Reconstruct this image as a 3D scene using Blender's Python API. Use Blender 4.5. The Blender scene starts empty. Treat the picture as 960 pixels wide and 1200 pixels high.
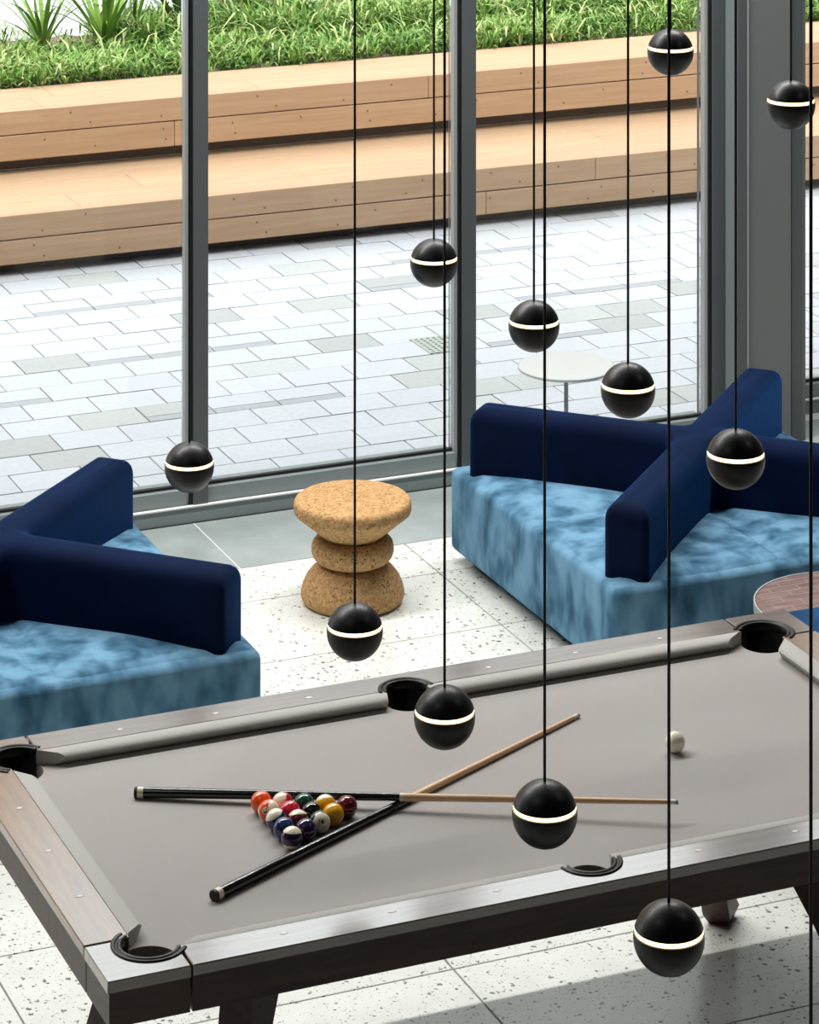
import bpy, bmesh, math, random
import numpy as np
from mathutils import Vector, Matrix

sc = bpy.context.scene
COL = sc.collection
random.seed(7)
RNG = np.random.default_rng(7)
PI = math.pi

# ------------------------------------------------------------------ camera
CAM_Z = 4.40
cam_d = bpy.data.cameras.new('camera')
cam_d.sensor_fit = 'HORIZONTAL'
cam_d.sensor_width = 36.0
cam_d.lens = 36.0 * 3650 / 960
cam_d.shift_y = -1250.0 / 960.0            # perspective-corrected (shift) view from the gallery
cam_d.clip_end = 300
cam = bpy.data.objects.new('camera', cam_d)
cam.location = (0, 0, CAM_Z)
cam.rotation_euler = (PI / 2, 0, -math.radians(23.014))
COL.objects.link(cam)
sc.camera = cam

# ------------------------------------------------------------------ world, exposure
SKY = 1.5
wd = bpy.data.worlds.new('overcast_sky')
sc.world = wd
wd.use_nodes = True
wd.node_tree.nodes['Background'].inputs[0].default_value = (0.965, 0.98, 1.0, 1)
wd.node_tree.nodes['Background'].inputs[1].default_value = SKY

sc.view_settings.view_transform = 'Standard'
sc.view_settings.look = 'None'
sc.view_settings.gamma = 1.0
sc.view_settings.exposure = 1.27
sc.view_settings.use_curve_mapping = False
sc.cycles.use_denoising = True
sc.cycles.max_bounces = 8
sc.cycles.transparent_max_bounces = 12
sc.cycles.caustics_reflective = False
sc.cycles.caustics_refractive = False
sc.cycles.sample_clamp_indirect = 6.0

CEIL = 5.6


# ------------------------------------------------------------------ material helpers
def lin(c):
    return tuple((v / 255 / 12.92) if v / 255 <= 0.04045 else ((v / 255 + 0.055) / 1.055) ** 2.4 for v in c)


def setin(node, name, val):
    if name in node.inputs:
        node.inputs[name].default_value = val


def mat(name, rgb, rough=0.6, metal=0.0, spec=0.5, coat=0.0, coat_rough=0.1, sheen=0.0, sheen_rough=0.4,
        sheen_tint=(1, 1, 1), ior=1.5, emit=None, emit_s=0.0):
    m = bpy.data.materials.new(name)
    m.use_nodes = True
    p = m.node_tree.nodes['Principled BSDF']
    p.inputs['Base Color'].default_value = (*lin(rgb), 1)
    p.inputs['Roughness'].default_value = rough
    p.inputs['Metallic'].default_value = metal
    setin(p, 'Specular IOR Level', spec)
    setin(p, 'IOR', ior)
    setin(p, 'Coat Weight', coat)
    setin(p, 'Coat Roughness', coat_rough)
    setin(p, 'Sheen Weight', sheen)
    setin(p, 'Sheen Roughness', sheen_rough)
    setin(p, 'Sheen Tint', (*lin(sheen_tint), 1) if max(sheen_tint) > 1 else (*sheen_tint, 1))
    if emit:
        setin(p, 'Emission Color', (*lin(emit), 1))
        setin(p, 'Emission Strength', emit_s)
    return m


class N:
    """small node-graph helper on a material made by mat()"""

    def __init__(self, m):
        self.m, self.t = m, m.node_tree
        self.p = self.t.nodes['Principled BSDF']
        self.tc = self.t.nodes.new('ShaderNodeTexCoord')

    def new(self, kind, **kw):
        n = self.t.nodes.new(kind)
        for k, v in kw.items():
            setattr(n, k, v)
        return n

    def link(self, a, b):
        self.t.links.new(a, b)

    def coords(self, scale=(1, 1, 1), kind='Object', rot=(0, 0, 0)):
        mp = self.new('ShaderNodeMapping')
        mp.inputs['Scale'].default_value = scale
        mp.inputs['Rotation'].default_value = rot
        self.link(self.tc.outputs[kind], mp.inputs[0])
        return mp.outputs[0]

    def world(self, scale=(1, 1, 1)):
        g = self.new('ShaderNodeNewGeometry')
        mp = self.new('ShaderNodeMapping')
        mp.inputs['Scale'].default_value = scale
        self.link(g.outputs['Position'], mp.inputs[0])
        return mp.outputs[0]

    def noise(self, vec, scale, detail=3, rough=0.5, dist=0.0):
        n = self.new('ShaderNodeTexNoise')
        n.inputs['Scale'].default_value = scale
        n.inputs['Detail'].default_value = detail
        n.inputs['Roughness'].default_value = rough
        n.inputs['Distortion'].default_value = dist
        self.link(vec, n.inputs['Vector'])
        return n.outputs['Fac']

    def voro(self, vec, scale, feature='F1', rnd=1.0):
        n = self.new('ShaderNodeTexVoronoi', feature=feature)
        n.inputs['Scale'].default_value = scale
        n.inputs['Randomness'].default_value = rnd
        self.link(vec, n.inputs['Vector'])
        return n

    def ramp(self, fac, stops, interp='LINEAR'):
        r = self.new('ShaderNodeValToRGB')
        r.color_ramp.interpolation = interp
        e = r.color_ramp.elements
        while len(e) < len(stops):
            e.new(0.5)
        for el, (pos, c) in zip(e, stops):
            el.position = pos
            el.color = (*lin(c), 1) if isinstance(c, tuple) else (c, c, c, 1)
        self.link(fac, r.inputs[0])
        return r.outputs[0]

    def mix(self, fac, a, b, blend='MIX'):
        n = self.new('ShaderNodeMix', data_type='RGBA', blend_type=blend)
        for s, v in ((n.inputs[0], fac), (n.inputs[6], a), (n.inputs[7], b)):
            if isinstance(v, (int, float)):
                s.default_value = v if s == n.inputs[0] else (v, v, v, 1)
            elif isinstance(v, tuple):
                s.default_value = (*lin(v), 1)
            else:
                self.link(v, s)
        return n.outputs[2]

    def math(self, op, a, b=None, clamp=False):
        n = self.new('ShaderNodeMath', operation=op, use_clamp=clamp)
        for i, v in enumerate((a, b)):
            if v is None:
                continue
            if isinstance(v, (int, float)):
                n.inputs[i].default_value = v
            else:
                self.link(v, n.inputs[i])
        return n.outputs[0]

    def color(self, out):
        self.link(out, self.p.inputs['Base Color'])

    def rough(self, out):
        self.link(out, self.p.inputs['Roughness'])

    def bump(self, h, strength=0.3, dist=0.01):
        b = self.new('ShaderNodeBump')
        b.inputs['Strength'].default_value = strength
        b.inputs['Distance'].default_value = dist
        self.link(h, b.inputs['Height'])
        self.link(b.outputs[0], self.p.inputs['Normal'])

    def objrand(self):
        return self.new('ShaderNodeObjectInfo').outputs['Random']


M = {}

# terrazzo
m = mat('terrazzo', (226, 228, 222), 0.28, spec=0.4)
n = N(m)
w = n.world()
wob = n.new('ShaderNodeTexNoise')
wob.inputs['Scale'].default_value = 70
wob.inputs['Detail'].default_value = 2
n.link(w, wob.inputs['Vector'])
vm = n.new('ShaderNodeVectorMath', operation='MULTIPLY_ADD')
n.link(wob.outputs['Color'], vm.inputs[0])
vm.inputs[1].default_value = (0.022, 0.022, 0.022)
n.link(w, vm.inputs[2])
w = vm.outputs[0]
v1 = n.voro(w, 58)
chip_sel = n.new('ShaderNodeSeparateColor')
n.link(v1.outputs['Color'], chip_sel.inputs[0])
size1 = n.math('MULTIPLY', chip_sel.outputs[1], 0.46)
in1 = n.math('LESS_THAN', v1.outputs['Distance'], size1)
dark1 = n.math('LESS_THAN', chip_sel.outputs[0], 0.32)
f1 = n.math('MULTIPLY', in1, dark1)
v2 = n.voro(w, 120)
cs2 = n.new('ShaderNodeSeparateColor')
n.link(v2.outputs['Color'], cs2.inputs[0])
in2 = n.math('LESS_THAN', v2.outputs['Distance'], n.math('MULTIPLY', cs2.outputs[1], 0.42))
f2 = n.math('MULTIPLY', in2, n.math('LESS_THAN', cs2.outputs[0], 0.4))
basec = n.ramp(n.noise(w, 9, 4), [(0.3, (213, 215, 208)), (0.7, (223, 225, 219))])
c = n.mix(f2, basec, (142, 140, 132))
chipc = n.ramp(chip_sel.outputs[2], [(0.0, (38, 36, 34)), (0.6, (96, 92, 86)), (1.0, (150, 140, 125))])
c = n.mix(f1, c, chipc)
n.color(c)
M['terrazzo'] = m
M['grout'] = mat('grout', (120, 118, 112), 0.9)

m = mat('grey_stone', (148, 158, 157), 0.22, spec=0.5)
n = N(m)
n.color(n.ramp(n.noise(n.world(), 5, 5), [(0.3, (140, 150, 149)), (0.7, (156, 166, 165))]))
M['grey_stone'] = m

# pavers: per-object shade
m = mat('paver', (200, 202, 206), 0.8)
n = N(m)
shade = n.ramp(n.objrand(), [(0.0, (190, 191, 195)), (0.25, (188, 189, 194)), (0.8, (193, 194, 199)), (0.88, (178, 179, 176)), (1.0, (166, 166, 165))])
gr = n.ramp(n.noise(n.world(), 34, 5), [(0.35, 0.93), (0.65, 1.0)])
n.color(n.mix(1.0, shade, gr, 'MULTIPLY'))
M['paver'] = m
M['paver_dark'] = mat('paver_dark', (160, 161, 164), 0.8)
M['paver_joint'] = mat('paver_joint', (132, 132, 132), 0.95)
m = mat('pale_concrete', (186, 188, 190), 0.85)
n = N(m)
n.color(n.ramp(n.noise(n.world(), 3, 5), [(0.3, (176, 178, 182)), (0.7, (196, 198, 200))]))
M['pale_concrete'] = m

# outdoor timber
m = mat('bench_timber', (196, 160, 124), 0.62)
n = N(m)
g = n.noise(n.world((0.6, 14, 14)), 3.0, 5, 0.6)
col = n.ramp(g, [(0.25, (176, 141, 108)), (0.5, (186, 151, 118)), (0.75, (196, 162, 130))])
rr = n.ramp(n.objrand(), [(0.0, 0.96), (1.0, 1.03)])
n.color(n.mix(1.0, col, rr, 'MULTIPLY'))
n.bump(g, 0.1, 0.002)
M['bench_timber'] = m
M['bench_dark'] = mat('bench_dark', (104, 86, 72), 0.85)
M['screw'] = mat('screw', (120, 92, 70), 0.5, metal=0.4)

# metal frames
M['frame_dark'] = mat('frame_dark', (84, 89, 91), 0.42, spec=0.5)
M['frame_mid'] = mat('frame_mid', (132, 142, 142), 0.4, spec=0.5)
M['frame_pale'] = mat('frame_pale', (168, 174, 174), 0.35, spec=0.5)
M['column_grey'] = mat('column_grey', (112, 115, 116), 0.45)
M['gasket'] = mat('gasket', (14, 15, 17), 0.6)
M['white_paint'] = mat('white_paint', (226, 226, 224), 0.8)
M['wall_grey'] = mat('wall_grey', (100, 100, 100), 0.85)

# thin window glass: clear with a faint mirror reflection
m = bpy.data.materials.new('window_glass')
m.use_nodes = True
t = m.node_tree
for x in list(t.nodes):
    t.nodes.remove(x)
o_ = t.nodes.new('ShaderNodeOutputMaterial')
mx = t.nodes.new('ShaderNodeMixShader')
tr = t.nodes.new('ShaderNodeBsdfTransparent')
tr.inputs[0].default_value = (0.93, 0.955, 0.95, 1)
gl = t.nodes.new('ShaderNodeBsdfGlossy')
gl.inputs['Roughness'].default_value = 0.0
fr = t.nodes.new('ShaderNodeFresnel')
fr.inputs[0].default_value = 1.35
t.links.new(fr.outputs[0], mx.inputs[0])
t.links.new(tr.outputs[0], mx.inputs[1])
t.links.new(gl.outputs[0], mx.inputs[2])
t.links.new(mx.outputs[0], o_.inputs[0])
M['glass'] = m


# velvets
def velvet(name, stops, scale, stretch, sheen, tint, rough=0.85, bump=0.25):
    m = mat(name, stops[0][1], rough, spec=0.08, sheen=sheen, sheen_rough=0.35, sheen_tint=tint)
    n = N(m)
    w = n.world(stretch)
    g = n.noise(w, scale, 2.5, 0.55, 0.2)
    n.color(n.ramp(g, stops))
    fine = n.noise(n.world(), 28, 3)
    n.bump(n.mix(0.5, g, fine), bump, 0.02)
    return m


M['velvet_blue'] = velvet('velvet_blue', [(0.3, (46, 82, 106)), (0.44, (78, 118, 145)), (0.56, (104, 146, 174)), (0.8, (122, 163, 190))], 8.5, (1.0, 1.0, 0.5), 0.15, (150, 200, 235))
M['velvet_navy'] = velvet('velvet_navy', [(0.3, (3, 13, 37)), (0.7, (6, 20, 52))], 5, (1, 1, 1), 0.65, (55, 130, 215), bump=0.08)
M['velvet_mid'] = velvet('velvet_mid', [(0.35, (22, 56, 92)), (0.7, (40, 86, 128))], 5, (1, 1, 1), 0.3, (120, 180, 235), bump=0.1)
M['plinth'] = mat('plinth', (22, 24, 26), 0.7)

# cork
m = mat('cork', (186, 140, 86), 0.85, spec=0.25)
n = N(m)
oc = n.coords()
v = n.voro(oc, 95)
s = n.new('ShaderNodeSeparateColor')
n.link(v.outputs['Color'], s.inputs[0])
base = n.ramp(s.outputs[0], [(0.0, (166, 126, 82)), (0.5, (184, 146, 99)), (1.0, (198, 162, 114))])
v2 = n.voro(oc, 130)
s2 = n.new('ShaderNodeSeparateColor')
n.link(v2.outputs['Color'], s2.inputs[0])
dk = n.math('MULTIPLY', n.math('LESS_THAN', v2.outputs['Distance'], 0.42), n.math('LESS_THAN', s2.outputs[0], 0.2))
big = n.ramp(n.noise(oc, 9, 2), [(0.42, 0.35), (0.6, 1.0)])
n.color(n.mix(n.math('MULTIPLY', dk, big), base, (84, 54, 30)))
n.bump(v.outputs['Distance'], 0.25, 0.004)
M['cork'] = m

# pool table
m = mat('walnut', (86, 70, 60), 0.34, spec=0.5, coat=1.0, coat_rough=0.14)
setin(m.node_tree.nodes['Principled BSDF'], 'Coat IOR', 2.1)
n = N(m)
g = n.noise(n.coords((1.2, 16, 16)), 2.4, 5, 0.6, 0.8)
n.color(n.ramp(g, [(0.3, (70, 54, 44)), (0.6, (98, 78, 64)), (0.8, (116, 92, 72))]))
M['walnut'] = m
m = mat('walnut_cross', (86, 70, 60), 0.34, spec=0.5, coat=1.0, coat_rough=0.14)
setin(m.node_tree.nodes['Principled BSDF'], 'Coat IOR', 1.6)
n = N(m)
g = n.noise(n.coords((16, 1.2, 16)), 2.4, 5, 0.6, 0.8)
n.color(n.ramp(g, [(0.3, (88, 62, 36)), (0.6, (122, 90, 52)), (0.8, (140, 106, 64))]))
M['walnut_cross'] = m
m = mat('walnut_dark', (58, 46, 41), 0.45, spec=0.4)
n = N(m)
g = n.noise(n.coords((1.5, 14, 14)), 2.2, 5, 0.6, 0.8)
n.color(n.ramp(g, [(0.3, (62, 45, 39)), (0.7, (84, 64, 56))]))
M['walnut_dark'] = m
m = mat('grey_cloth', (128, 124, 121), 0.8, spec=0.25, sheen=0.3, sheen_rough=0.5)
n = N(m)
fz = n.noise(n.world(), 260, 2)
n.color(n.ramp(n.noise(n.world(), 2.5, 4), [(0.3, (158, 153, 150)), (0.7, (164, 160, 157))]))
n.bump(fz, 0.08, 0.001)
M['grey_cloth'] = m
M['cushion_cloth'] = mat('cushion_cloth', (176, 174, 170), 0.7, spec=0.3, sheen=0.3)
M['pocket_black'] = mat('pocket_black', (7, 7, 8), 0.42, spec=0.3)
M['pocket_inner'] = mat('pocket_inner', (6, 6, 6), 0.9, spec=0.1)
M['pearl'] = mat('pearl', (228, 222, 214), 0.25)
# cues
M['lacquer_black'] = mat('lacquer_black', (5, 5, 6), 0.25, spec=0.4, coat=0.6, coat_rough=0.12)
M['rubber'] = mat('rubber', (12, 12, 12), 0.6)
M['ivory'] = mat('ivory', (226, 214, 192), 0.3)
m = mat('maple', (196, 152, 110), 0.35, spec=0.5)
n = N(m)
n.color(n.ramp(n.noise(n.coords((40, 40, 3)), 3, 4), [(0.3, (206, 164, 120)), (0.7, (226, 190, 150))]))
M['maple'] = m
M['ferrule'] = mat('ferrule', (222, 220, 214), 0.3)
M['tip'] = mat('tip', (150, 160, 176), 0.8)
# pendants
m = mat('pendant_black', (5, 9, 16), 0.42, spec=0.4, coat=0.08, coat_rough=0.2)
M['pendant_black'] = m
M['cord_black'] = mat('cord_black', (8, 8, 9), 0.6)
M['led_ring'] = mat('led_ring', (255, 236, 200), 0.5, emit=(255, 218, 150), emit_s=1.7)
# round side tables
M['white_gloss'] = mat('white_gloss', (192, 196, 194), 0.25)
M['steel'] = mat('steel', (150, 156, 156), 0.35, metal=0.8)
m = mat('inlay_wood', (126, 100, 92), 0.4, spec=0.4)
n = N(m)
br = n.new('ShaderNodeTexBrick')
br.inputs['Scale'].default_value = 7
br.inputs['Color1'].default_value = (*lin((120, 94, 88)), 1)
br.inputs['Color2'].default_value = (*lin((98, 74, 70)), 1)
br.inputs['Mortar'].default_value = (*lin((168, 142, 132)), 1)
br.inputs['Mortar Size'].default_value = 0.022
br.inputs['Brick Width'].default_value = 0.8
br.inputs['Row Height'].default_value = 0.3
br.inputs['Mortar Smooth'].default_value = 0.6
n.link(n.coords(), br.inputs['Vector'])
gg = n.noise(n.coords((3, 30, 3)), 4, 4)
n.color(n.mix(0.5, br.outputs[0], n.ramp(gg, [(0.35, (84, 62, 60)), (0.7, (160, 134, 126))])))
M['inlay_wood'] = m
# planting
m = mat('groundcover', (92, 146, 44), 0.6, spec=0.3)
n = N(m)
at = n.new('ShaderNodeAttribute')
at.attribute_name = 'tone'
n.color(n.ramp(at.outputs['Fac'], [(0.0, (56, 88, 32)), (0.35, (94, 134, 54)), (0.75, (134, 168, 76)), (1.0, (186, 194, 130))]))
setin(n.p, 'Subsurface Weight', 0.0)
M['groundcover'] = m
m = mat('spike_leaf', (110, 148, 64), 0.5, spec=0.4)
n = N(m)
n.color(n.ramp(n.objrand(), [(0.0, (70, 104, 48)), (0.5, (122, 156, 62)), (1.0, (160, 186, 84))]))
M['spike_leaf'] = m
m = mat('spike_leaf_dark', (60, 98, 62), 0.5, spec=0.4)
n = N(m)
n.color(n.ramp(n.objrand(), [(0.0, (44, 76, 50)), (1.0, (92, 132, 84))]))
M['spike_leaf_dark'] = m
m = mat('soil', (120, 104, 84), 0.95)
n = N(m)
n.color(n.ramp(n.noise(n.world(), 26, 6, 0.7), [(0.3, (84, 72, 56)), (0.5, (132, 116, 92)), (0.7, (176, 162, 136))]))
n.bump(n.noise(n.world(), 40, 5), 0.8, 0.02)
M['soil'] = m


# ------------------------------------------------------------------ mesh helpers
def mesh_obj(name, bm, material, parent=None, smooth=False, kind=None):
    me = bpy.data.meshes.new(name)
    bm.normal_update()
    bm.to_mesh(me)
    bm.free()
    if isinstance(material, str):
        material = M[material]
    me.materials.append(material)
    if smooth:
        for p in me.polygons:
            p.use_smooth = True
    o = bpy.data.objects.new(name, me)
    COL.objects.link(o)
    if parent:
        o.parent = parent
    if kind:
        o['kind'] = kind
    return o


def add_box(bm, x0, x1, y0, y1, z0, z1, bevel=0.0, seg=2):
    r = bmesh.ops.create_cube(bm, size=1.0)
    vs = r['verts']
    for v in vs:
        v.co = Vector(((x0 + x1) / 2 + v.co.x * (x1 - x0), (y0 + y1) / 2 + v.co.y * (y1 - y0), (z0 + z1) / 2 + v.co.z * (z1 - z0)))
    if bevel > 0:
        es = list({e for v in vs for e in v.link_edges})
        bmesh.ops.bevel(bm, geom=es, offset=bevel, segments=seg, profile=0.5, affect='EDGES')
    return bm


def box(name, x0, x1, y0, y1, z0, z1, material, parent=None, bevel=0.0, seg=2, kind=None, smooth=False):
    bm = bmesh.new()
    add_box(bm, x0, x1, y0, y1, z0, z1, bevel, seg)
    return mesh_obj(name, bm, material, parent, smooth, kind)


def add_lathe(bm, prof, seg=48, center=(0, 0, 0), a0=0.0, a1=2 * PI):
    full = abs(a1 - a0 - 2 * PI) < 1e-6
    rings = []
    cnt = seg if full else seg + 1
    for r, z in prof:
        if r < 1e-6:
            rings.append([bm.verts.new((center[0], center[1], center[2] + z))])
        else:
            rings.append([bm.verts.new((center[0] + r * math.cos(a0 + (a1 - a0) * i / seg), center[1] + r * math.sin(a0 + (a1 - a0) * i / seg), center[2] + z)) for i in range(cnt)])
    for A, B in zip(rings, rings[1:]):
        for i in range(seg):
            j = (i + 1) % cnt if full else i + 1
            if len(A) == 1 and len(B) == 1:
                continue
            if len(A) == 1:
                bm.faces.new((A[0], B[j], B[i]))
            elif len(B) == 1:
                bm.faces.new((A[i], A[j], B[0]))
            else:
                bm.faces.new((A[i], A[j], B[j], B[i]))
    return rings


def lathe(name, prof, material, parent=None, seg=48, smooth=True, **kw):
    bm = bmesh.new()
    add_lathe(bm, prof, seg, **kw)
    bmesh.ops.recalc_face_normals(bm, faces=bm.faces)
    return mesh_obj(name, bm, material, parent, smooth)


def auto_smooth(o, ang=35):
    me = o.data
    me.set_sharp_from_angle(angle=math.radians(ang))
    for p in me.polygons:
        p.use_smooth = True


def add_tube(bm, a, b, r0, r1, seg=16, caps=True):
    a, b = Vector(a), Vector(b)
    d = (b - a).normalized()
    u = d.orthogonal().normalized()
    v = d.cross(u)
    A = [bm.verts.new(a + r0 * (math.cos(2 * PI * i / seg) * u + math.sin(2 * PI * i / seg) * v)) for i in range(seg)]
    B = [bm.verts.new(b + r1 * (math.cos(2 * PI * i / seg) * u + math.sin(2 * PI * i / seg) * v)) for i in range(seg)]
    for i in range(seg):
        j = (i + 1) % seg
        bm.faces.new((A[i], A[j], B[j], B[i]))
    if caps:
        bm.faces.new(A[::-1])
        bm.faces.new(B)


def tube(name, a, b, r0, r1, material, parent=None, seg=16):
    bm = bmesh.new()
    add_tube(bm, a, b, r0, r1, seg)
    bmesh.ops.recalc_face_normals(bm, faces=bm.faces)
    o = mesh_obj(name, bm, material, parent)
    auto_smooth(o)
    return o


def add_prism(bm, pts, z0, z1):
    lo = [bm.verts.new((x, y, z0)) for x, y in pts]
    hi = [bm.verts.new((x, y, z1)) for x, y in pts]
    k = len(pts)
    for i in range(k):
        j = (i + 1) % k
        bm.faces.new((lo[i], lo[j], hi[j], hi[i]))
    bm.faces.new(lo[::-1])
    bm.faces.new(hi)
    bmesh.ops.recalc_face_normals(bm, faces=bm.faces)


def empty(name, loc=(0, 0, 0), rz=0.0):
    o = bpy.data.objects.new(name, None)
    o.empty_display_size = 0.1
    o.location = loc
    o.rotation_euler = (0, 0, rz)
    COL.objects.link(o)
    return o


def tag(o, label, cat, group=None):
    o['label'] = label
    o['category'] = cat
    if group:
        o['group'] = group
    return o


def struct(o, label=None, cat=None):
    o['kind'] = 'structure'
    if label:
        o['label'] = label
    if cat:
        o['category'] = cat
    return o


def cut(o, cutters):
    """subtract closed meshes (bmesh list) from the mesh object o"""
    tmp = []
    for k, cb in enumerate(cutters):
        me = bpy.data.meshes.new('cutter')
        cb.to_mesh(me)
        cb.free()
        c = bpy.data.objects.new('cutter', me)
        c.parent = o.parent
        COL.objects.link(c)
        md = o.modifiers.new('cut', 'BOOLEAN')
        md.operation = 'DIFFERENCE'
        md.solver = 'EXACT'
        md.object = c
        tmp.append(c)
    bpy.context.view_layer.update()
    dg = bpy.context.evaluated_depsgraph_get()
    me = bpy.data.meshes.new_from_object(o.evaluated_get(dg))
    o.modifiers.clear()
    old = o.data
    nm = old.name
    o.data = me
    bpy.data.meshes.remove(old)
    me.name = nm
    for c in tmp:
        d = c.data
        bpy.data.objects.remove(c)
        bpy.data.meshes.remove(d)


def cyl_bm(x, y, r, z0, z1, seg=40):
    bm = bmesh.new()
    add_prism(bm, [(x + r * math.cos(2 * PI * i / seg), y + r * math.sin(2 * PI * i / seg)) for i in range(seg)], z0, z1)
    return bm


# ================================================================== STRUCTURE
WY = 12.077                 # inner plane of the window wall
STRIP_Y = 11.492            # terrazzo ends, grey stone border begins
TX, TYP = 1.227, 0.5835     # terrazzo tile pitch
X_MIN, X_MAX, Y_MIN = -3.72, 11.4, -3.6

# floor: bedding slab + tiles
floor = box('floor', X_MIN, X_MAX, Y_MIN, WY + 0.12, -0.2, -0.012, 'grout')
struct(floor, 'pale speckled terrazzo tile floor with a grey stone border by the windows', 'floor')
tile_mesh = {}


def slab_piece(name, x0, x1, y0, y1, z0, z1, material, parent, bevel=0.0015):
    key = (name, round(x1 - x0, 4), round(y1 - y0, 4), material)
    if key not in tile_mesh:
        bm = bmesh.new()
        w, d = (x1 - x0) / 2, (y1 - y0) / 2
        add_box(bm, -w, w, -d, d, z0, z1)
        if bevel:
            es = [e for e in bm.edges if all(abs(v.co.z - z1) < 1e-6 for v in e.verts)]
            bmesh.ops.bevel(bm, geom=es, offset=bevel, segments=1, affect='EDGES')
        me = bpy.data.meshes.new(name)
        bm.to_mesh(me)
        bm.free()
        me.materials.append(M[material])
        tile_mesh[key] = me
    o = bpy.data.objects.new(name, tile_mesh[key])
    o.location = ((x0 + x1) / 2, (y0 + y1) / 2, 0)
    COL.objects.link(o)
    o.parent = parent
    return o


G = 0.0025
y_lines = [8.2285 + TYP * k for k in range(-20, 6)] + [STRIP_Y]
x_lines = [2.406 + TX * k for k in range(-5, 8)]
for ya, yb in zip(y_lines, y_lines[1:]):
    if yb < 4.4:
        # behind the view: one long run of tiles is enough
        slab_piece('tile', x_lines[0], x_lines[-1], ya + G, yb - G, -0.012, 0.0, 'terrazzo', floor)
        continue
    for xa, xb in zip(x_lines, x_lines[1:]):
        slab_piece('tile', xa + G, xb - G, ya + G, yb - G, -0.012, 0.0, 'terrazzo', floor)
sx = [4.16 + 1.5 * k for k in range(-5, 6)]
for xa, xb in zip(sx, sx[1:]):
    slab_piece('border_tile', xa + 0.002, xb - 0.002, STRIP_Y + G, WY - 0.03, -0.012, 0.0, 'grey_stone', floor)

# pale joint between the border stones
box('border_joint', 4.158, 4.162, STRIP_Y, WY - 0.03, -0.012, -0.0005, 'white_paint', floor)
struct(box('ceiling', X_MIN - 0.2, X_MAX + 0.2, Y_MIN - 0.2, WY + 0.2, CEIL, CEIL + 0.25, 'wall_grey'), 'grey ceiling high above the room', 'ceiling')
struct(box('wall_back', X_MIN - 0.2, X_MAX + 0.2, Y_MIN - 0.2, Y_MIN, -0.2, CEIL, 'wall_grey'), 'grey wall behind the viewer', 'wall')
struct(box('wall_left', X_MIN - 0.2, X_MIN, Y_MIN, WY + 0.2, -0.2, CEIL, 'wall_grey'), 'grey wall on the left side', 'wall')
struct(box('wall_right', X_MAX, X_MAX + 0.2, Y_MIN, WY + 0.5, -0.2, CEIL, 'wall_grey'), 'grey wall on the right side', 'wall')

# window wall -------------------------------------------------------
GZ0 = 0.128                # bottom of the glass
GZ1 = 5.3
PITCH = 1.2035
win_no = [0]


def window(x0, x1, wy, mullion=True):
    """one bay: pane, gasket, bottom rail, head rail and the mullion on its right side (x0..x1 clear opening)"""
    win_no[0] += 1
    w = empty('window_%d' % win_no[0], ((x0 + x1) / 2, wy, 0))
    struct(w)

    def b(name, xa, xb, ya, yb, za, zb, m_, bev=0.0):
        cx = (x0 + x1) / 2
        return box(name, xa - cx, xb - cx, ya - wy, yb - wy, za, zb, m_, w, bev)

    e1 = x1 + (0.09 if mullion else 0.0)
    b('pane', x0, x1, wy + 0.055, wy + 0.067, GZ0 - 0.01, GZ1 + 0.01, 'glass')
    g = b('gasket', x0, x1, wy + 0.03, wy + 0.05, GZ0 - 0.004, GZ0 + 0.012, 'gasket')
    b('bottom_rail', x0, x1, wy + 0.002, wy + 0.12, 0.064, GZ0, 'frame_mid')
    b('sill_highlight', x0, e1, wy - 0.024, wy - 0.004, 0.0615, 0.067, 'white_paint')  # white strip painted in for the bright highlight along the sill
    b('sill', x0, e1, wy - 0.02, wy + 0.12, 0.0, 0.064, 'frame_mid')
    b('head_rail', x0, e1, wy - 0.02, wy + 0.12, GZ1, CEIL, 'frame_dark')
    if mullion:
        b('gasket', x1 + 0.012, x1 + 0.026, wy + 0.0, wy + 0.05, 0.064, GZ1, 'gasket')
        b('edge_trim', x1 - 0.004, x1 + 0.012, wy + 0.012, wy + 0.045, 0.064, GZ1, 'frame_pale')
        b('mullion', x1 + 0.026, x1 + 0.09, wy - 0.012, wy + 0.14, 0.064, GZ1, 'frame_dark', 0.003)
    return w


labels_w = {}
m1 = 4.140                       # left edge of the first visible mullion
k0 = -6
x_starts = [m1 + PITCH * k for k in range(k0, 3)]
prev = X_MIN
for k, xm in zip(range(k0, 3), x_starts):
    w = window(prev, xm, WY)
    prev = xm + 0.09
    pos = {0: 'tall glazed bay behind the left sofa', 1: 'tall glazed bay behind the cork stool',
           2: 'tall glazed bay behind the four-way sofa, beside the column'}.get(k, 'tall glazed bay further left along the window wall')
    struct(w, pos, 'window')

# column: stepped metal casing
col = empty('trim_1', (6.80, WY, 0))
struct(col, 'grey metal-clad column between two windows', 'column')


def cb(name, xa, xb, ya, yb, za, zb, m_, bev=0.003):
    return box(name, xa - 6.80, xb - 6.80, ya - WY, yb - WY, za, zb, m_, col, bev)


cb('core', 6.65, 7.00, 11.995, 12.30, 0, CEIL, 'column_grey')
cb('left_return', 6.636, 6.652, 11.975, 12.16, 0, CEIL, 'frame_mid')
cb('corner_bead', 6.645, 6.692, 11.970, 12.0, 0, CEIL, 'frame_dark')
cb('painted_highlight', 6.692, 6.697, 11.968, 12.0, 0, CEIL, 'frame_pale', 0)  # pale strip stands in for the highlight line on the column
cb('face_panel', 6.699, 6.915, 11.976, 12.0, 0, CEIL, 'column_grey')
cb('edge_bead', 6.921, 6.975, 11.985, 12.3, 0, CEIL, 'frame_dark')

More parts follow.
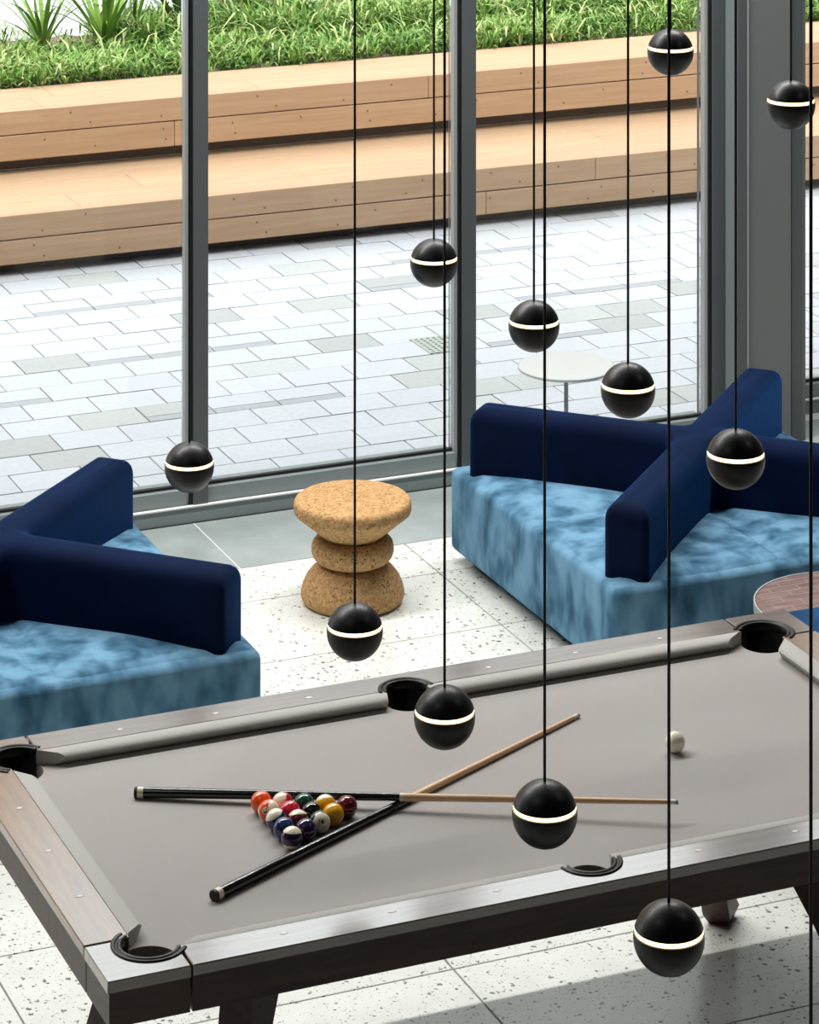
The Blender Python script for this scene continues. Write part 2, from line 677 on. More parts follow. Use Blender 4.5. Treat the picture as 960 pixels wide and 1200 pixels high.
prev = 7.00
WY2 = 12.33
for k in range(3):
    x1_ = prev + 1.25
    w = window(prev, x1_, WY2)
    struct(w, 'tall glazed bay right of the column' if k == 0 else 'tall glazed bay at the far right of the window wall', 'window')
    prev = x1_ + 0.09
box_ = box('trim_2', 6.98, X_MAX, WY - 0.03, WY2 - 0.021, -0.012, 0.0, 'grey_stone')
struct(box_, 'grey stone threshold strip right of the column', 'threshold')
struct(box('wall_front_end', prev, X_MAX + 0.2, WY, WY2 + 0.2, -0.2, CEIL, 'white_paint'), 'short white wall at the end of the windows', 'wall')

# pavement outside --------------------------------------------------
pave = box('pavement', -8, 26, WY + 0.125, 16.7, -0.3, -0.014, 'paver_joint')
struct(pave, 'pale grey stone paving laid in a running bond outside the windows', 'pavement')
PVX, PVY = 0.3165, 0.2297
row0 = 12.685 - 2 * PVY
JG = 0.003
strips = {(11, 4.40, 5.25), (7, 4.40, 5.36), (5, 3.6, 4.12), (3, 4.40, 5.37), (-1, 4.36, 5.37), (10, 6.0, 6.4), (8, 6.9, 7.8), (5, 6.2, 6.9), (12, 6.4, 7.3)}


def in_view(x, y, margin=40):
    th = math.radians(23.014)
    fx, fy, rx, ry = math.sin(th), math.cos(th), math.cos(th), -math.sin(th)
    d = x * fx + y * fy
    px = 480 + 3650 * (x * rx + y * ry) / d
    return -margin < px < 960 + margin


rest = bmesh.new()
npav = 0
for r in range(0, 17):
    ya, yb = row0 + PVY * r, row0 + PVY * (r + 1)
    off = (4.255 if (r % 2 == 0) else 4.413)
    strip_runs = [s for s in strips if s[0] + 2 == r]
    for k in range(-38, 66):
        xa = off + PVX * k
        xb = xa + PVX
        xm = (xa + xb) / 2
        dz = random.uniform(-0.0012, 0.0012)
        if in_view(xm, (ya + yb) / 2) and npav < 292:
            split = any(s[1] <= xm <= s[2] for s in strip_runs)
            if split:
                ys = ya + 0.07
                o = slab_piece('paver', xa + JG, xb - JG, ys + 0.001, yb - JG, -0.03, 0.0, 'paver', pave)
                o.location.z = dz
                o = slab_piece('paver', xa + JG, xb - JG, ya + JG, ys - 0.001, -0.03, 0.0, 'paver_dark', pave)
                o.location.z = dz - 0.001
                npav += 2
            else:
                o = slab_piece('paver', xa + JG, xb - JG, ya + JG, yb - JG, -0.03, 0.0, 'paver', pave)
                o.location.z = dz
                npav += 1
        else:
            add_box(rest, xa + JG, xb - JG, ya + JG, yb - JG, -0.03, dz)
mesh_obj('far_pavers', rest, 'paver', pave, kind='stuff')
# drain cover with a fine grid, let into the paving
bm = bmesh.new()
for i in range(7):
    add_box(bm, 5.99 + i * 0.031, 6.006 + i * 0.031, 13.84, 14.10, 0.0, 0.004)
for j in range(8):
    add_box(bm, 5.985, 6.20, 13.84 + j * 0.035, 13.852 + j * 0.035, 0.0, 0.003)
mesh_obj('drain_grid', bm, mat('drain_metal', (160, 164, 152), 0.6), pave)

# raised planter ground behind
struct(box('plaza_ground', -10, 40, 19.05, 60, -0.3, 0.60, 'pale_concrete'), 'pale concrete ground beyond the planting bed', 'ground')


# buildings across the street: only seen mirrored in the polished rails and the floor
def building(x0, x1, y0, h, rgb, label, floors, bays):
    b_ = empty('building', ((x0 + x1) / 2, y0, 0.6))
    tag(b_, label, 'building', 'buildings across the street')
    wm = mat('facade', rgb, 0.85)
    hw = (x1 - x0) / 2
    box('facade', -hw, hw, 0, 12, 0, h, wm, b_)
    box('parapet', -hw - 0.1, hw + 0.1, -0.25, 0.3, h, h + 0.5, wm, b_)
    fh = h / floors
    bw = 2 * hw / bays
    for i in range(floors):
        for j in range(bays):
            f_ = box('window', -hw + bw * (j + 0.25), -hw + bw * (j + 0.75), -0.05, 0.02, fh * (i + 0.25), fh * (i + 0.8), 'frame_dark', b_)


building(-16, 11.2, 40, 16.2, (160, 112, 70), 'tan brick building across the street, mirrored in the short rail', 4, 8)
building(11.4, 21, 40, 14.2, (150, 146, 142), 'grey building across the street, next to the tan one', 4, 3)
building(21.3, 46, 42, 15.4, (160, 136, 112), 'brown building across the street, furthest right', 4, 7)


# ================================================================== TIMBER BENCHES
def bench(name, label, y0, zb, zm, zt, depth, fj_top, fj_bot, top_joints, nboards):
    root = empty(name, (6.5, y0, 0))
    tag(root, label, 'bench', 'stepped timber benches')
    XA, XB = -4.0, 22.0

    def piece(nm, xa, xb, ya, yb, za, zb_, m_='bench_timber', bev=0.003):
        return box(nm, xa - 6.5, xb - 6.5, ya - y0, yb - y0, za, zb_, m_, root, bev, 1)

    g = 0.004
    # fascia boards
    for za, zb_, joints in ((zm + 0.003, zt, fj_top), (zb, zm - 0.003, fj_bot)):
        xs = [XA] + joints + [XB]
        for a, b_ in zip(xs, xs[1:]):
            piece('fascia_board', a + 0.0015, b_ - 0.0015, y0, y0 + 0.035, za, zb_)
    # top boards
    bw = depth / nboards
    for i in range(nboards):
        xs = [XA] + top_joints[i] + [XB]
        for a, b_ in zip(xs, xs[1:]):
            piece('seat_board', a + 0.0015, b_ - 0.0015, y0 + (0.0355 if i == 0 else bw * i) + 0.0006, y0 + bw * (i + 1) - 0.0006, zt - 0.035, zt, bev=0.0008)
    # recessed dark carcass
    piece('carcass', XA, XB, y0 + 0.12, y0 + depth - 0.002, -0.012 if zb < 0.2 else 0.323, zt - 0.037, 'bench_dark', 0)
    # screws
    bm = bmesh.new()
    for z in (zm + 0.035, zm + 0.1, zm - 0.04, zm - 0.1):
        x = 3.0 + random.random() * 0.3
        while x < 10.5:
            add_tube(bm, (x - 6.5, -0.0012, z), (x - 6.5, 0.002, z), 0.006, 0.006, 8)
            x += random.choice((0.42, 0.7, 0.84))
    mesh_obj('screw_heads', bm, 'screw', root, kind='stuff')
    return root


bench('timber_bench', 'lower long timber bench step next to the paving', 16.0, 0.062, 0.192, 0.322, 1.018,
      [3.2, 7.954, 11.5], [2.2, 4.6 - 1.6, 7.267, 12.0], [[4.9, 8.9], [5.35, 8.2], [4.62, 9.4]], 3)
bench('timber_bench', 'upper long timber bench step in front of the planting bed', 16.9, 0.398, 0.541, 0.676, 0.60,
      [3.0, 7.30, 11.0], [5.72, 10.2], [[4.95, 6.25, 9.8], [5.1, 7.56, 8.9]], 2)

# ================================================================== PLANTING
bed = box('planting_bed', -6, 24, 17.52, 19.04, 0.0, 0.63, 'soil')
tag(bed, 'planting bed of brown soil behind the timber benches', 'planting bed')
# mounded soil
bm = bmesh.new()
nx, ny = 120, 12
vs = [[bm.verts.new((2 + 12 * i / nx, 17.51 + 1.5 * j / ny, 0.655 + 0.02 * math.sin(i * 1.7) * math.sin(j * 1.3) + random.uniform(-0.01, 0.015) - (0.03 if j == 0 else 0))) for j in range(ny + 1)] for i in range(nx + 1)]
for i in range(nx):
    for j in range(ny):
        bm.faces.new((vs[i][j], vs[i + 1][j], vs[i + 1][j + 1], vs[i][j + 1]))
o = mesh_obj('soil_surface', bm, 'soil', bed, True)


def grass_mesh(npl):
    V, Fc, tone = [], [], []
    k = 0
    cnt = 0
    while cnt < npl:
        x = RNG.uniform(3.4, 11.6)
        y = 17.53 + 1.5 * RNG.random()
        # thinner patches at the front edge and bare soil on the far left
        clump = 0.5 + 0.5 * math.sin(x * 3.1 + 1.3 * math.sin(y * 4)) * math.sin(y * 5.3 + x)
        if y < 17.66 and RNG.random() > 0.25 + 0.5 * clump:
            continue
        if x < 5.85 and y > 18.35 and RNG.random() < 0.93:
            continue
        cnt += 1
        h = RNG.uniform(0.05, 0.12) + 0.05 * clump + (0.05 if x > 6.6 and y > 18.2 else 0)
        if 5.9 < x < 7.2 and y > 18.3:
            h += 0.05
        lay = RNG.random()
        nb = 4
        az0 = RNG.uniform(0, 2 * PI)
        tn = np.clip(RNG.normal(0.45 + 0.25 * clump, 0.2), 0, 1)
        for b_ in range(nb):
            az = az0 + b_ * 2 * PI / nb + RNG.normal(0, 0.4)
            L = h * RNG.uniform(0.6, 1.1)
            wdt = RNG.uniform(0.004, 0.009)
            tilt = RNG.uniform(0.25, 1.0) + 0.3 * lay
            d = np.array([math.cos(az), math.sin(az), 0])
            s = np.array([-d[1], d[0], 0]) * wdt
            base = np.array([x, y, 0.645 + h * 0.45 * RNG.random()])
            if RNG.random() < 0.02:
                L *= 2.2
                wdt *= 0.6
                tn = 1.0
            p1 = base + d * L * 0.5 * math.sin(tilt) + np.array([0, 0, L * 0.55 * math.cos(tilt * 0.7)])
            p2 = base + d * L * math.sin(min(tilt * 1.25, 1.5)) + np.array([0, 0, L * 0.9 * max(math.cos(tilt * 1.1), 0.05)])
            V += [base - s * 0.5, base + s * 0.5, p1 + s, p1 - s, p2]
            Fc += [(k, k + 1, k + 2, k + 3), (k + 3, k + 2, k + 4)]
            tone += [float(np.clip(tn + RNG.normal(0, 0.12), 0, 1))] * 5
            k += 5
    me = bpy.data.meshes.new('groundcover')
    me.from_pydata([tuple(v) for v in V], [], Fc)
    a = me.attributes.new('tone', 'FLOAT', 'POINT')
    a.data.foreach_set('value', tone)
    me.materials.append(M['groundcover'])
    return me


gc = bpy.data.objects.new('groundcover', grass_mesh(18000))
COL.objects.link(gc)
gc['kind'] = 'stuff'
tag(gc, 'low bright green groundcover filling the planting bed', 'groundcover')

# spiky plants: every blade its own leaf
blade_me = {}


def blade(kind, var):
    key = (kind, var)
    if key in blade_me:
        return blade_me[key]
    bm = bmesh.new()
    L, bend, w = [(0.34, 0.35, 0.0085), (0.42, 0.6, 0.009), (0.28, 0.15, 0.0075), (0.38, 0.95, 0.008)][var]
    seg = 6
    prev = None
    x = z = 0.0
    for i in range(seg + 1):
        t_ = i / seg
        ww = w * (1 - t_ ** 2.2) * (0.75 + 0.5 * min(t_ * 2, 1)) + 0.0005
        a = bend * t_ * 1.2
        if i:
            x += L / seg * math.sin(a)
            z += L / seg * math.cos(a)
        cur = (bm.verts.new((x, -ww, z + ww * 0.4)), bm.verts.new((x, 0, z)), bm.verts.new((x, ww, z + ww * 0.4)))
        if prev:
            bm.faces.new((prev[0], prev[1], cur[1], cur[0]))
            bm.faces.new((prev[1], prev[2], cur[2], cur[1]))
        prev = cur
    me = bpy.data.meshes.new('leaf')
    bm.to_mesh(me)
    bm.free()
    me.materials.append(M[kind])
    for p in me.polygons:
        p.use_smooth = True
    blade_me[key] = me
    return me


def spiky(x, y, sc_, nl, kind, label):
    root = empty('spiky_plant', (x, y, 0.66))
    tag(root, label, 'plant', 'spiky plants at the back of the bed')
    for i in range(nl):
        o = bpy.data.objects.new('leaf', blade(kind, random.randrange(4)))
        o.parent = root
        tilt = random.uniform(0.05, 1.0) * (0.4 + 0.6 * i / nl)
        o.rotation_euler = (0, tilt, i * 2.4 + random.uniform(-0.3, 0.3))
        s = sc_ * random.uniform(0.75, 1.15)
        o.scale = (s, s, s)
        o.location = (random.uniform(-0.02, 0.02), random.uniform(-0.02, 0.02), 0)
        COL.objects.link(o)
    return root


spiky(5.42, 18.55, 1.6, 26, 'spike_leaf', 'spiky plant at the far left end of the planting bed')
spiky(5.80, 18.50, 1.9, 30, 'spike_leaf', 'large pale green spiky plant, second from the left in the bed')
spiky(6.10, 18.75, 1.2, 18, 'spike_leaf', 'thin spiky plant between the two biggest clumps')
spiky(6.42, 18.85, 1.8, 28, 'spike_leaf_dark', 'dark green spiky plant beside the left mullion')
spiky(6.86, 18.88, 1.2, 24, 'spike_leaf', 'spiky plant just right of the left mullion')
spiky(7.16, 18.92, 0.8, 20, 'spike_leaf', 'small spiky plant at the top of the middle window')
spiky(7.62, 18.92, 0.8, 20, 'spike_leaf_dark', 'dark spiky plant near the left hanging cord')
spiky(8.05, 18.90, 0.75, 18, 'spike_leaf', 'spiky plant beside the right mullion')


# ================================================================== SOFAS
def rounded(pts, r, seg=5):
    """round the corners of a 2-D polygon (list of (x, y, radius or None))"""
    out = []
    k = len(pts)
    for i in range(k):
        p0, p1, p2 = Vector(pts[i - 1][:2]), Vector(pts[i][:2]), Vector(pts[(i + 1) % k][:2])
        rr = pts[i][2] if len(pts[i]) > 2 else r
        d0, d1 = (p0 - p1).normalized(), (p2 - p1).normalized()
        a, b_ = p1 + d0 * rr, p1 + d1 * rr
        for s in range(seg + 1):
            t_ = s / seg
            q = a.lerp(p1, t_).lerp(p1.lerp(b_, t_), t_)
            out.append((q.x, q.y))
    return out


SOFA = 0.725


def sofa(x, y, label):
    root = empty('island_sofa', (x, y, 0))
    tag(root, label, 'sofa', 'blue velvet island sofas')
    S = SOFA
    bm = bmesh.new()
    add_box(bm, -S, S, -S, S, 0.05, 0.375, 0.03, 4)
    o = mesh_obj('seat_base', bm, 'velvet_blue', root)
    auto_smooth(o, 50)
    # four pillowed seat pads
    for sx_ in (-1, 1):
        for sy_ in (-1, 1):
            bm = bmesh.new()
            k = 14
            e = 0.006
            grid = {}
            for i in range(k + 1):
                for j in range(k + 1):
                    u, v = i / k, j / k
                    px, py = e + (S - 0.014 - e) * u, e + (S - 0.014 - e) * v
                    du, dv = min(u, 1 - u) * S, min(v, 1 - v) * S
                    ed = min(du, dv)
                    z = 0.366 + 0.018 * (1 - max(0, 1 - ed / 0.05) ** 2) + 0.012 * math.sin(PI * u) * math.sin(PI * v)
                    z += 0.003 * math.sin(9 * px + 4 * sx_) * math.sin(11 * py + 3 * sy_)
                    grid[i, j] = bm.verts.new((sx_ * px, sy_ * py, z))
            for i in range(k):
                for j in range(k):
                    bm.faces.new((grid[i, j], grid[i + 1, j], grid[i + 1, j + 1], grid[i, j + 1]))
            rim = [grid[i, 0] for i in range(k)] + [grid[k, j] for j in range(k)] + [grid[i, k] for i in range(k, 0, -1)] + [grid[0, j] for j in range(k, 0, -1)]
            low = [bm.verts.new((v.co.x, v.co.y, 0.345)) for v in rim]
            for i in range(len(rim)):
                j = (i + 1) % len(rim)
                bm.faces.new((rim[i], rim[j], low[j], low[i]))
            bmesh.ops.recalc_face_normals(bm, faces=bm.faces)
            mesh_obj('seat_cushion', bm, 'velvet_blue', root, True)
    # crossed backrest on the diagonals
    def outline(ins):
        h, L = 0.083 - ins, 0.915 - ins
        pts = []
        for q in range(4):
            a = PI / 4 + q * PI / 2
            d = Vector((math.cos(a), math.sin(a)))
            nrm = Vector((-d.y, d.x))
            re = max(0.03 - 0.5 * ins, 0.008)
            for p_, rad in ((d * h - nrm * h, 0.05 + 0.8 * ins), (d * L - nrm * h, re), (d * L + nrm * h, re)):
                pts.append((p_.x, p_.y, rad))
        return rounded(pts, 0.03, 5)

    bm = bmesh.new()
    # stacked outlines give softly rounded top edges
    levels = [(0.30, 0.0), (0.575, 0.0), (0.593, 0.002), (0.608, 0.007), (0.619, 0.015), (0.627, 0.026), (0.632, 0.040), (0.635, 0.056)]
    ring_prev = None
    for z, ins in levels:
        ring = [bm.verts.new((x_, y_, z)) for x_, y_ in outline(ins)]
        k = len(ring)
        if ring_prev:
            for i in range(k):
                j = (i + 1) % k
                bm.faces.new((ring_prev[i], ring_prev[j], ring[j], ring[i]))
        ring_prev = ring
    apex = bm.verts.new((0, 0, 0.636))
    for i in range(k):
        bm.faces.new((ring_prev[i], ring_prev[(i + 1) % k], apex))
    bmesh.ops.recalc_face_normals(bm, faces=bm.faces)
    o = mesh_obj('backrest', bm, 'velvet_navy', root)
    auto_smooth(o, 50)
    box('plinth', -S + 0.07, S - 0.07, -S + 0.07, S - 0.07, 0.0, 0.056, 'plinth', root, 0.004)
    return root


sofa(4.945 + SOFA, 9.79 + SOFA, 'square blue velvet island sofa with navy cross-shaped back, right of the cork stool')
sofa(3.613 - SOFA, 9.755 + SOFA, 'square blue velvet island sofa with navy cross-shaped back, left of the cork stool')

# blue pouf seen past the far right corner of the pool table
pf = empty('pouf', (5.45, 8.72, 0))
tag(pf, 'mid-blue upholstered pouf just beyond the far right corner of the pool table', 'pouf')
bm = bmesh.new()
add_box(bm, -0.50, 0.50, -0.27, 0.27, 0.04, 0.56, 0.05, 5)
o = mesh_obj('upholstery', bm, 'velvet_mid', pf)
auto_smooth(o, 50)
box('plinth', -0.44, 0.44, -0.21, 0.21, 0.0, 0.05, 'plinth', pf)
bm = bmesh.new()
add_box(bm, -0.503, 0.503, -0.273, 0.273, 0.385, 0.392, 0.0)
mesh_obj('piping', bm, 'velvet_navy', pf)

# cork stool
lathe_prof = [(0, 0.393), (0.204, 0.393), (0.214, 0.391), (0.221, 0.385), (0.224, 0.376), (0.2245, 0.350), (0.221, 0.341), (0.214, 0.335),
              (0.18, 0.307), (0.145, 0.278), (0.122, 0.259), (0.112, 0.251), (0.108, 0.246)]
stool = empty('cork_stool', (4.437, 11.0, 0))
tag(stool, 'turned cork stool with stacked disc shapes between the two sofas', 'stool')
o = lathe('top_cone', lathe_prof + [(0.0, 0.246)], 'cork', stool, 64)
auto_smooth(o, 40)
o = lathe('middle_disc', [(0, 0.247), (0.124, 0.247), (0.142, 0.240), (0.153, 0.227), (0.157, 0.210), (0.157, 0.192), (0.152, 0.176), (0.140, 0.161), (0.118, 0.150), (0.104, 0.147), (0, 0.147)], 'cork', stool, 64)
auto_smooth(o, 40)
o = lathe('base_dome', [(0, 0.149), (0.108, 0.149), (0.134, 0.141), (0.158, 0.122), (0.177, 0.098), (0.190, 0.070), (0.197, 0.042), (0.197, 0.026), (0.190, 0.010), (0.178, 0.0), (0, 0.0)], 'cork', stool, 64)
auto_smooth(o, 40)

# white round side table between the right sofa and the window
wt = empty('side_table', (5.716, 11.775, 0))
tag(wt, 'small white round pedestal table between the right sofa and the window', 'table')
lathe('table_top', [(0, 0.54), (0.198, 0.54), (0.203, 0.537), (0.203, 0.528), (0.198, 0.525), (0, 0.525)], 'white_gloss', wt, 64, False)
tube('pole', (0, 0, 0.012), (0, 0, 0.526), 0.009, 0.009, 'frame_pale', wt)
lathe('foot', [(0, 0.014), (0.02, 0.014), (0.15, 0.009), (0.155, 0.0), (0, 0.0)], 'white_gloss', wt, 48, False)

# round table with inlaid wood top, in front of the right sofa
rt = empty('side_table', (5.635, 9.42, 0))
tag(rt, 'low round table with reddish brown patterned top in front of the right sofa', 'table')
lathe('table_top', [(0, 0.36), (0.292, 0.36), (0.295, 0.357), (0.295, 0.335), (0, 0.335)], 'inlay_wood', rt, 64, False)
lathe('rim', [(0.2955, 0.3605), (0.301, 0.3605), (0.301, 0.325), (0.2955, 0.325), (0.2955, 0.3605)], 'frame_pale', rt, 64, False)
lathe('pedestal', [(0.0, 0.335), (0.06, 0.335), (0.045, 0.30), (0.04, 0.05), (0.19, 0.012), (0.195, 0.0), (0, 0.0)], 'plinth', rt, 48, True)

# ================================================================== POOL TABLE
TC = (3.508, 7.683)
pt = empty('pool_table', (TC[0], TC[1], 0))
tag(pt, 'dark walnut pool table with grey cloth and black pockets', 'pool table')
HX, HY = 1.313, 0.711         # outer half sizes
WX, WYD = 1.197, 0.604        # wood / cushion line
NX, NY = 1.145, 0.560         # cushion nose
ZR, ZS, ZC = 0.81, 0.782, 0.772
BX, BY = 1.104, 0.523         # corner block seams
CP = (1.165, 0.572)           # corner pocket centre
MPY = 0.592
RC, RM = 0.070, 0.062
pocket_xy = [(sx_ * CP[0], sy_ * CP[1], RC) for sx_ in (-1, 1) for sy_ in (-1, 1)] + [(0, -MPY, RM), (0, MPY, RM)]


def pocket_cutters(z0, z1, grow=0.0):
    return [cyl_bm(x, y, r + grow, z0, z1) for x, y, r in pocket_xy]


# bed
o = box('playing_surface', -WX, WX, -WYD, WYD, 0.700, ZC, 'grey_cloth', pt)
cut(o, pocket_cutters(0.6, 0.9))
g = 0.0032
# long rails and short rails, corner blocks
for sy_ in (-1, 1):
    ya, yb = sorted((sy_ * WYD, sy_ * HY))
    bm = bmesh.new()
    add_box(bm, -BX + g, BX - g, ya, yb, ZS, ZR, 0.0025, 1)
    o = mesh_obj('rail', bm, 'walnut', pt)
    cut(o, [cyl_bm(0, sy_ * MPY, RM + 0.014, 0.6, 0.9)])
    ya2, yb2 = sorted((sy_ * (WYD + 0.02), sy_ * (HY - 0.006)))
    o = box('apron', -BX + g, BX - g, ya2, yb2, 0.697, ZS, 'walnut_dark', pt)
    cut(o, [cyl_bm(0, sy_ * MPY, RM + 0.014, 0.6, 0.9)])
for sx_ in (-1, 1):
    xa, xb = sorted((sx_ * WX, sx_ * HX))
    box('rail', xa, xb, -BY + g, BY - g, ZS, ZR, 'walnut_cross', pt, 0.0025, 1)
    xa2, xb2 = sorted((sx_ * (WX + 0.02), sx_ * (HX - 0.006)))
    box('apron', xa2, xb2, -BY + g, BY - g, 0.697, ZS, 'walnut_dark', pt)
    for sy_ in (-1, 1):
        pts = [(sx_ * HX, sy_ * HY), (sx_ * (BX + g), sy_ * HY), (sx_ * (BX + g), sy_ * WYD), (sx_ * WX, sy_ * WYD), (sx_ * WX, sy_ * (BY + g)), (sx_ * HX, sy_ * (BY + g))]
        bm = bmesh.new()
        add_prism(bm, pts, ZS, ZR)
        es = [e for e in bm.edges if all(v.co.z > ZR - 1e-4 for v in e.verts)]
        bmesh.ops.bevel(bm, geom=es, offset=0.002, segments=1, affect='EDGES')
        o = mesh_obj('corner_block', bm, 'walnut', pt)
        cut(o, [cyl_bm(sx_ * CP[0], sy_ * CP[1], RC + 0.014, 0.6, 0.9)])
        i6 = 0.006
        pts = [(sx_ * (HX - i6), sy_ * (HY - i6)), (sx_ * (BX + g), sy_ * (HY - i6)), (sx_ * (BX + g), sy_ * (WYD + 0.02)), (sx_ * (WX + 0.02), sy_ * (WYD + 0.02)), (sx_ * (WX + 0.02), sy_ * (BY + g)), (sx_ * (HX - i6), sy_ * (BY + g))]
        bm = bmesh.new()
        add_prism(bm, pts, 0.697, ZS)
        o = mesh_obj('corner_apron', bm, 'walnut_dark', pt)
        cut(o, [cyl_bm(sx_ * CP[0], sy_ * CP[1], RC + 0.014, 0.6, 0.9)])
# underframe
bm = bmesh.new()
add_box(bm, -1.06, 1.06, -0.49, 0.49, 0.672, 0.70)
mesh_obj('underframe', bm, 'walnut_dark', pt)


# cushions: profile swept with angled ends
def cushion(axis, sgn, wa, wb, na, nb):
    """axis 'x': long cushion along x at side sgn; wood-line ends wa..wb, nose ends na..nb"""
    W, Nn = (WYD, NY) if axis == 'x' else (WX, NX)
    prof = [(W, ZC + 0.001), (W, ZR - 0.0005), (W - 0.004, ZR), (Nn + 0.012, ZR - 0.003), (Nn + 0.003, ZR - 0.008), (Nn, ZR - 0.0125), (Nn + 0.004, ZR - 0.018), (Nn + 0.018, ZC + 0.001)]
    bm = bmesh.new()
    ends = []
    for e_w, e_n in ((wa, na), (wb, nb)):
        ring = []
        for q, z in prof:
            t_ = (W - q) / (W - Nn)
            t2 = t_ ** 0.75 if t_ > 0 else 0
            a = e_w + (e_n - e_w) * t2
            ring.append(bm.verts.new((a, sgn * q, z) if axis == 'x' else (sgn * q, a, z)))
        ends.append(ring)
    A, B = ends
    k = len(prof)
    for i in range(k):
        j = (i + 1) % k
        bm.faces.new((A[i], A[j], B[j], B[i]))
    bm.faces.new(A[::-1])
    bm.faces.new(B)
    bmesh.ops.recalc_face_normals(bm, faces=bm.faces)
    o = mesh_obj('cushion', bm, 'cushion_cloth', pt)
    auto_smooth(o, 30)


for s in (-1, 1):
    cushion('x', s, -1.104, -0.060, -1.035, -0.072)
    cushion('x', s, 0.060, 1.104, 0.072, 1.035)
    cushion('y', s, -0.505, 0.505, -0.452, 0.452)

# pockets
for x, y, r in pocket_xy:
    pk = empty('pocket', (x, y, 0))
    pk.parent = pt
    if abs(x) > 0.1:
        mid = math.atan2(y / abs(y), x / abs(x))
    else:
        mid = math.atan2(y, 0)
    span = math.radians(205 if abs(x) > 0.1 else 170)
    # cup
    bm = bmesh.new()
    add_lathe(bm, [(r + 0.012, ZR - 0.006), (r - 0.003, ZR - 0.012), (r - 0.004, 0.702), (0.0, 0.700)], 40, a0=mid - span / 2, a1=mid + span / 2)
    bmesh.ops.recalc_face_normals(bm, faces=bm.faces)
    mesh_obj('pocket_wall', bm, 'pocket_inner', pk, True)
    bm = bmesh.new()
    add_lathe(bm, [(r - 0.001, 0.7035), (r - 0.003, 0.700), (0.0, 0.699)], 40)
    bmesh.ops.recalc_face_normals(bm, faces=bm.faces)
    mesh_obj('pocket_cup', bm, 'pocket_inner', pk, True)
    # double-ridged liner round the outer side
    bm = bmesh.new()
    prof = [(r - 0.004, ZR - 0.02), (r - 0.002, ZR + 0.001), (r + 0.002, ZR + 0.004), (r + 0.007, ZR + 0.001), (r + 0.010, ZR - 0.003), (r + 0.013, ZR + 0.002), (r + 0.018, ZR + 0.0045), (r + 0.023, ZR + 0.002), (r + 0.0235, ZR - 0.003)]
    add_lathe(bm, prof, 44, a0=mid - span / 2, a1=mid + span / 2)
    bmesh.ops.recalc_face_normals(bm, faces=bm.faces)
    mesh_obj('liner', bm, 'pocket_black', pk, True)

# rail sights
bm = bmesh.new()
add_prism(bm, [(0.0115, 0), (0, 0.006), (-0.0115, 0), (0, -0.006)], ZR - 0.001, ZR + 0.0007)
sight = mesh_obj('sight', bm, 'pearl', pt)
sight_pos = []
for sy_ in (-1, 1):
    for k in (-3, -2, -1, 1, 2, 3):
        sight_pos.append((k * 0.283, sy_ * 0.648, 0))
for sx_ in (-1, 1):
    for k in (-1, 0, 1):
        sight_pos.append((sx_ * 1.246, k * 0.2705, 0))
for i, p in enumerate(sight_pos):
    o = sight if i == 0 else sight.copy()
    if i:
        COL.objects.link(o)
        o.parent = pt
    o.location = p

# legs: radial tapered plates splaying towards the corners
for sx_ in (-1, 1):
    for sy_ in (-1, 1):
        foot = Vector((sx_ * 0.985, sy_ * 0.512))
        d = Vector((sx_, sy_)).normalized()
        tdir = Vector((-d.y, d.x))
        bm = bmesh.new()
        rings = []
        for z, r_out, r_in, tw in ((0.0, 0.030, -0.035, 0.030), (0.03, 0.046, -0.055, 0.042), (0.10, -0.018, -0.085, 0.042), (0.40, -0.11, -0.24, 0.043), (0.56, -0.14, -0.335, 0.043), (0.65, -0.14, -0.40, 0.043), (0.697, -0.15, -0.44, 0.043)):
            ring = []
            for rr, tt in ((r_out, tw), (r_out, -tw), (r_in, -tw), (r_in, tw)):
                p_ = foot + d * rr + tdir * tt
                ring.append(bm.verts.new((p_.x, p_.y, z)))
            rings.append(ring)
        for A, B in zip(rings, rings[1:]):
            for i in range(4):
                j = (i + 1) % 4
                bm.faces.new((A[i], A[j], B[j], B[i]))
        bm.faces.new(rings[0][::-1])
        bm.faces.new(rings[-1])
        bmesh.ops.recalc_face_normals(bm, faces=bm.faces)
        mesh_obj('leg', bm, 'walnut_dark', pt)

# ------------------------------------------------------------------ balls
R_B = 0.028575
cream = (244, 234, 208)
BALL = {'yellow': (236, 170, 22), 'blue': (18, 44, 92), 'red': (206, 24, 52), 'purple': (48, 26, 70), 'orange': (240, 88, 24), 'green': (14, 66, 52), 'maroon': (98, 22, 30), 'black': (10, 10, 12), 'white': (244, 238, 216)}
ball_mats = {}


def ball_mat(colour, stripe):
    k = (colour, stripe)
    if k in ball_mats:
        return ball_mats[k]
    m = mat('ball_%s%s' % (colour, '_stripe' if stripe else ''), BALL[colour], 0.08, spec=0.5, coat=0.5, coat_rough=0.03)
    if stripe:
        n = N(m)
        s = n.new('ShaderNodeSeparateXYZ')
        n.link(n.tc.outputs['Object'], s.inputs[0])
        a = n.math('ABSOLUTE', s.outputs[2])
        f_ = n.math('GREATER_THAN', a, R_B * 0.52)
        n.color(n.mix(f_, BALL[colour], cream))
    ball_mats[k] = m
    return m


bm = bmesh.new()
bmesh.ops.create_uvsphere(bm, u_segments=32, v_segments=20, radius=R_B)
ball_src = bpy.data.meshes.new('ball')
bm.to_mesh(ball_src)
bm.free()
for p in ball_src.polygons:
    p.use_smooth = True


def on_sphere(v2, d, r):
    """2-D point (metres) wrapped on the sphere around direction d"""
    d = d.normalized()
    up = Vector((0, 0, 1)) if abs(d.z) < 0.95 else Vector((0, 1, 0))
    e1 = up.cross(d).normalized()
    e2 = d.cross(e1)
    return (d * R_B + e1 * v2[0] + e2 * v2[1]).normalized() * r


